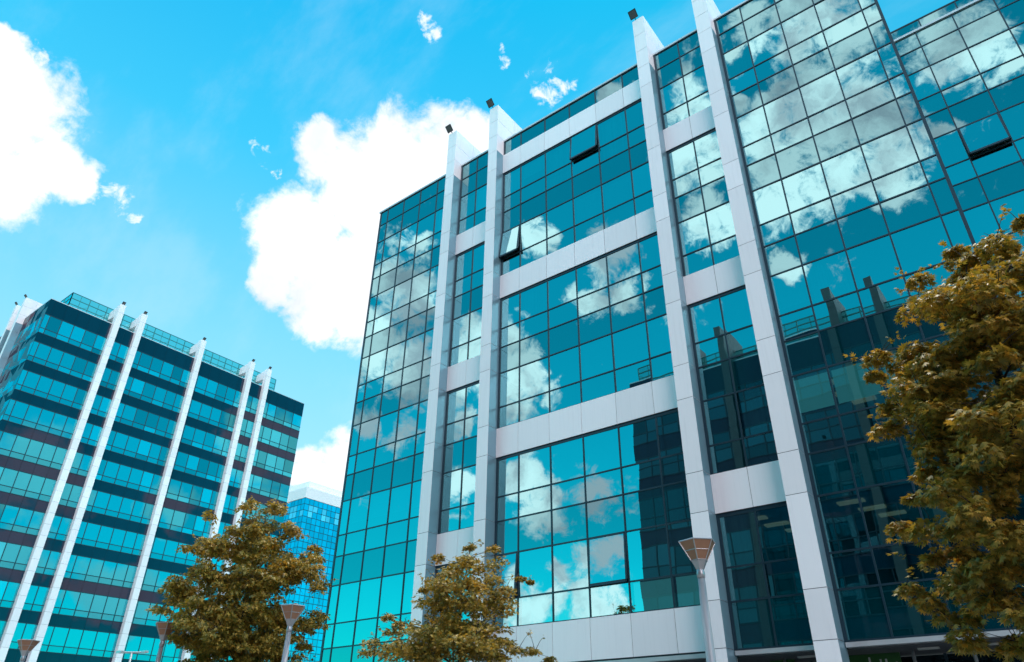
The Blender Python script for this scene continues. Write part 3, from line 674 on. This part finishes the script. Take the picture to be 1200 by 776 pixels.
mb=MB(); mb.tube([tuple(-dx+Vector((0,0,4.55))),tuple(dx+Vector((0,0,4.55)))],.03,6); mb.build('arm',M['coping'],o)
for sg in (-1,1):
    mb=MB(); c=dx*sg+Vector((0,0,4.56)); mb.box(c.x-.16,c.x+.16,c.y-.07,c.y+.07,c.z-.03,c.z+.04); mb.build('lamp_head',M['coping'],o)

# ------------------------------------------------------------------ trees
def leaf_template(lobed):
    if lobed:   # five-lobed leaf, folded along the midrib
        ang=[-150,-112,-75,-48,-30,-12,12,30,48,75,112,150]; rad=[.35,.22,.80,.42,.92,.50,.50,.92,.42,.80,.22,.35]
        P=[(0,-.35,0)]
        outl=[(-100,.30),(-62,.85),(-42,.42),(-24,.98),(-10,.55),(0,1.12),(10,.55),(24,.98),(42,.42),(62,.85),(100,.30)]
        pts=[(math.sin(math.radians(a))*r,math.cos(math.radians(a))*r,-.28*abs(math.sin(math.radians(a))*r)) for a,r in outl]
        V=[(0,-.1,0.04)]+pts; Fc=[(0,i+2,i+1) for i in range(len(pts)-1)]+[(0,1,len(pts))]
        return np.array(V),Fc[:-1]
    V=[(0,-.5,0),(-.62,.05,-.18),(-.28,.28,-.05),(0,1.0,-.05),(.28,.28,-.05),(.62,.05,-.18)]
    return np.array(V),[(0,2,1),(0,3,2),(0,4,3),(0,5,4)]
def make_tree(name,label,base,lobes,seed,leaf,dens,lobed,trunk_r,trunk_top,crown_low,depth_f=.85,extra=18,fat=1.):
    rng=np.random.default_rng(seed)
    B=Vector((base[0],base[1],0)); fw=B.normalized(); lat=Vector((fw.y,-fw.x,0))
    root=empty(name,tuple(B)); tag(root,label,'tree')
    zs=[l[1] for l in lobes]; zmid=(min(zs)+max(zs))/2
    # half-width of the crown by height, for the depth spread
    def halfw(z):
        c=[abs(l[0])+l[2]*.5 for l in lobes if abs(l[1]-z)<.6]; return max(c) if c else .3
    cl=[]
    for (x,z,r) in lobes:
        r*=fat
        hw=halfw(z)*depth_f; q=max(0,1-(abs(x)/(halfw(z)+.01))**2)**.5
        nd=1 if r<.25 else 2
        offs=[rng.uniform(-.5,.35)*hw*q] if nd==1 else [-hw*q*rng.uniform(.15,.75), hw*q*rng.uniform(.1,.8)]
        for d in offs:
            kf=(B.length+d)/B.length       # keep the crown's outline: nearer boughs hang a little lower
            cl.append((lat*(x*kf)+fw*d+Vector((0,0,1.6+(z-1.6)*kf)),r*rng.uniform(.9,1.05)))
    for k in range(extra):      # crown fullness on the sides the photo does not show in outline
        x,z,r=lobes[rng.integers(len(lobes))]; hw=halfw(z)*depth_f
        a=rng.uniform(-1,1); 
        kf=(B.length+a*hw)/B.length; cl.append((lat*(x*.6*kf)+fw*(a*hw)+Vector((0,0,1.6+(z-1.6)*kf-.15)),max(.2,r*.8)))
    # limbs: trunk points, then each clump hangs on the nearest lower limb point
    tp_=[Vector((0.05*math.sin(z*1.3),.04*math.cos(z),z)) for z in np.linspace(.05,trunk_top,10)]
    # lean so the trunk runs through the crown axis
    cx=np.mean([l[0] for l in lobes if l[1]>trunk_top-1.5] or [0]); 
    for p in tp_:
        if p.z>crown_low: p+=lat*(cx*((p.z-crown_low)/(trunk_top-crown_low+.01))*.8)
    mb=MB(); mb.tube(tp_,list(np.linspace(trunk_r,trunk_r*.18,10)),10)
    nodes=[(p.copy(),trunk_r*(1-.8*i/9)) for i,p in enumerate(tp_) if p.z>crown_low*.75]
    for c,r in sorted(cl,key=lambda t:(Vector((t[0].x,t[0].y,0)).length)):
        cand=[(((p-c).length+max(0,p.z-(c.z-.25*(c-p).length))*2.5),p,rr) for p,rr in nodes]
        _,p,rr=min(cand,key=lambda t:t[0]); 
        Ld=(c-p).length; r0=min(rr*.6,.012+.014*Ld); 
        m1=p.lerp(c,.4)+Vector((rng.uniform(-1,1),rng.uniform(-1,1),rng.uniform(-.2,1)))*Ld*.08; m2=p.lerp(c,.75)+Vector((rng.uniform(-1,1),rng.uniform(-1,1),rng.uniform(0,1)))*Ld*.05
        mb.tube([p,m1,m2,c],[r0,r0*.75,r0*.5,.005],5,cap=False)
        nodes += [(m1,r0*.75),(m2,r0*.5),(c,.008)]
        for t in range(int(3+r*10)):
            e=c+Vector((rng.normal(),rng.normal(),rng.normal()*.5+.1)).normalized()*r*rng.uniform(.5,1.0); mb.tube([c.lerp(m2,rng.uniform(0,.6)),c.lerp(e,.5)+Vector((0,0,.03)),e],[.007,.005,.002],4,cap=False)
    shoots=[]
    for c,r in cl:          # loose shoots that break the outline
        for t in range(rng.integers(0,3)):
            d=Vector((rng.normal(),rng.normal(),abs(rng.normal())*.7+.1)).normalized(); ln=r+rng.uniform(.06,.24)
            e=c+d*ln; mb.tube([c,c+d*ln*.55+Vector((0,0,.02)),e],[.006,.004,.0015],4,cap=False)
            for k in range(int(rng.integers(4,9))): shoots.append((c+d*(ln*rng.uniform(.72,1.04)),d))
    mb.build('trunk',M['bark'],root,True)
    # leaves
    LV,LF=leaf_template(lobed); allv=[]; nl=0
    for c,r in cl:
        nsub=max(2,int((r/.16)**2*1.1*(1.35 if lobed and r>.15 else 1))); per=int(dens)
        for k in range(nsub):
            d=Vector((rng.normal(),rng.normal(),rng.normal()*.8+.15)).normalized(); rad=r*rng.uniform(.35,1.0) if k else 0
            sc=c+Vector((d.x*rad,d.y*rad,d.z*rad*.72)); outw=Vector((d.x,d.y,0))
            spread=min(.17,r*.75)
            for j in range(per):
                a=rng.uniform(0,2*math.pi); q=math.sqrt(rng.uniform(0,1))*spread*1.15
                px_,py_=math.cos(a)*q,math.sin(a)*q
                pz=-.35*q*q/spread+rng.normal()*spread*.22
                p=sc+Vector((px_,py_,pz))
                # leaf points outward and droops
                dirv=(Vector((px_,py_,0))+outw*.08+Vector((rng.normal(),rng.normal(),0))*.06)
                if dirv.length<1e-4: dirv=Vector((1,0,0))
                dirv.normalize(); droop=rng.uniform(-.15,1.25); f_=(dirv*math.cos(droop)+Vector((0,0,-math.sin(droop)))).normalized()
                sd_=f_.cross(Vector((0,0,1))).normalized(); up=sd_.cross(f_); roll=rng.normal()*.5
                s2=sd_*math.cos(roll)+up*math.sin(roll); u2=s2.cross(f_); S_=leaf*rng.uniform(.65,1.15)
                Mx=np.array([[s2.x,s2.y,s2.z],[f_.x,f_.y,f_.z],[u2.x,u2.y,u2.z]])*S_
                allv.append(LV@Mx+np.array([p.x,p.y,p.z])); nl+=1
    for p,d in shoots:
        f_=(d+Vector((rng.normal(),rng.normal(),rng.normal()-.8))*.6).normalized(); s2=f_.cross(Vector((0,0,1))).normalized(); u2=s2.cross(f_); q=p+Vector((rng.normal(),rng.normal(),rng.normal()))*.02
        Mx=np.array([[s2.x,s2.y,s2.z],[f_.x,f_.y,f_.z],[u2.x,u2.y,u2.z]])*leaf*rng.uniform(.5,.95)
        allv.append(LV@Mx+np.array([q.x,q.y,q.z])); nl+=1
    V=np.concatenate(allv); nv=len(LV); base_f=np.array(LF)
    Fc=(base_f[None,:,:]+ (np.arange(nl)*nv)[:,None,None]).reshape(-1,3)
    me=bpy.data.meshes.new('crown'); me.vertices.add(len(V)); me.vertices.foreach_set('co',V.ravel()); 
    me.loops.add(Fc.size); me.loops.foreach_set('vertex_index',Fc.ravel().astype(np.int32)); me.polygons.add(len(Fc))
    me.polygons.foreach_set('loop_start',np.arange(0,Fc.size,3,dtype=np.int32)); me.materials.append(M['leaf']); me.update(calc_edges=True); me.validate()
    co_=bpy.data.objects.new('crown',me); COL.objects.link(co_); co_.parent=root
    print(name,label[:20],'leaves',nl,'clumps',len(cl))
    return root
LOBES_LEFT = (-16.84, 10.78) , [(-1.45, 6.9, 0.22), (-0.55, 7.32, 0.28), (0.03, 7.29, 0.35), (0.6, 6.78, 0.32), (-0.3, 6.79, 0.57), (-0.82, 6.6, 0.27), (1.29, 6.36, 0.23), (1.12, 5.92, 0.5), (-1.63, 6.11, 0.31), (-1.18, 6.1, 0.55), (-0.08, 6.2, 0.9), (-1.87, 5.22, 0.38), (-1.17, 5.31, 0.69), (-0.1, 5.39, 0.88), (0.77, 5.52, 0.67), (1.58, 5.34, 0.27), (-1.69, 4.89, 0.42), (-1.98, 4.57, 0.25), (-1.13, 4.36, 0.74), (-0.17, 4.54, 0.86), (0.74, 4.52, 0.76), (1.63, 4.57, 0.31), (-1.41, 3.92, 0.45), (-0.49, 3.85, 0.84), (0.53, 3.85, 0.85), (1.36, 4.33, 0.31), (1.37, 3.89, 0.26), (0.2, 3.01, 1.24), (-0.89, 3.17, 0.65), (1.26, 3.23, 0.68)]
LOBES_MID = (-9.3, 10.46) , [(0.03, 5.1, 0.13), (0.45, 5.06, 0.17), (0.59, 4.86, 0.23), (-0.6, 4.84, 0.15), (-0.01, 4.82, 0.27), (-0.28, 4.62, 0.26), (0.2, 4.63, 0.23), (-0.63, 4.45, 0.2), (-0.45, 4.3, 0.33), (0.02, 4.34, 0.41), (0.54, 4.47, 0.21), (1.0, 4.51, 0.1), (-0.84, 4.26, 0.1), (1.21, 4.44, 0.07), (-0.5, 4.02, 0.39), (0.03, 3.99, 0.45), (0.51, 4.12, 0.33), (-1.47, 3.76, 0.16), (-1.17, 3.64, 0.16), (-1.32, 3.51, 0.19), (-1.64, 3.33, 0.22), (-1.68, 3.16, 0.19), (-1.2, 3.22, 0.34), (-0.72, 3.49, 0.39), (-0.22, 3.61, 0.48), (0.3, 3.62, 0.4), (0.65, 3.88, 0.23), (-0.6, 3.14, 0.47), (0.09, 3.26, 0.5), (0.5, 3.21, 0.39), (0.97, 3.21, 0.19), (1.29, 3.19, 0.16), (1.51, 3.05, 0.13), (-0.36, 2.65, 0.69), (0.41, 2.65, 0.61), (-1.11, 2.64, 0.46)]
LOBES_RIGHT = (0.05, 9.0) , [(0.04, 7.13, 0.09), (0.1, 6.93, 0.14), (0.2, 6.73, 0.15), (0.56, 6.92, 0.08), (0.76, 7.22, 0.08), (0.51, 6.63, 0.23), (-0.47, 6.89, 0.15), (-0.58, 6.58, 0.2), (-0.33, 6.56, 0.24), (-0.03, 6.48, 0.26), (0.18, 6.15, 0.31), (0.41, 6.02, 0.3), (-1.18, 5.98, 0.15), (-1.3, 5.77, 0.1), (-0.81, 5.97, 0.15), (-0.95, 5.78, 0.21), (-0.64, 5.76, 0.26), (-0.17, 5.96, 0.29), (0.03, 5.81, 0.28), (0.23, 5.62, 0.3), (-0.85, 5.43, 0.29), (-0.52, 5.49, 0.27), (-1.24, 5.31, 0.13), (-1.04, 5.18, 0.21), (-0.7, 5.15, 0.28), (-0.16, 5.0, 0.24), (0.08, 5.14, 0.24), (-1.37, 5.04, 0.15), (-1.12, 5.07, 0.19), (-0.91, 4.71, 0.22), (-0.65, 4.86, 0.3), (-0.18, 4.65, 0.38), (-1.07, 4.4, 0.14), (-0.71, 4.36, 0.27), (-0.32, 4.19, 0.3), (-1.21, 4.14, 0.12), (-0.89, 4.12, 0.24), (-0.63, 3.95, 0.26), (-1.46, 3.86, 0.16), (-1.14, 3.73, 0.19), (-0.75, 3.73, 0.19), (-0.43, 3.61, 0.27), (-1.25, 3.44, 0.11), (-0.95, 3.51, 0.17), (-1.56, 3.17, 0.13), (-1.42, 3.05, 0.15), (-1.04, 3.18, 0.24), (-0.68, 3.29, 0.25), (-0.47, 3.26, 0.22), (-1.26, 2.86, 0.15), (-1.11, 2.7, 0.18), (-0.78, 2.95, 0.19), (-0.56, 2.96, 0.22), (-1.11, 2.57, 0.11), (-0.69, 2.54, 0.17), (0.95, 6.55, 0.28), (0.68, 6.0, 0.39), (1.1, 6.3, 0.39), (0.46, 5.08, 0.42), (0.97, 5.44, 0.42), (1.37, 5.95, 0.28), (0.27, 4.24, 0.45), (0.85, 4.66, 0.4), (1.33, 5.01, 0.31), (-0.07, 3.4, 0.39), (0.5, 3.82, 0.39), (0.93, 4.09, 0.34), (1.35, 4.53, 0.25), (-0.27, 2.76, 0.34), (0.23, 3.03, 0.37), (0.71, 3.28, 0.32), (1.11, 3.7, 0.24), (-0.04, 2.44, 0.28), (0.43, 2.7, 0.28)]
make_tree('maple_tree','autumn brown maple before the left office block, broad crown beside a copper lamp',LOBES_LEFT[0],LOBES_LEFT[1],3,.072,58,False,.13,6.2,2.4,extra=14)
make_tree('maple_tree','smaller autumn maple with ragged narrow crown before the leftmost white columns',LOBES_MID[0],LOBES_MID[1],4,.062,50,True,.10,4.3,1.9,extra=12)
make_tree('maple_tree','large near maple with olive and orange leaves at the right edge',LOBES_RIGHT[0],LOBES_RIGHT[1],5,.074,68,True,.16,6.4,2.3,extra=44,fat=1.12)
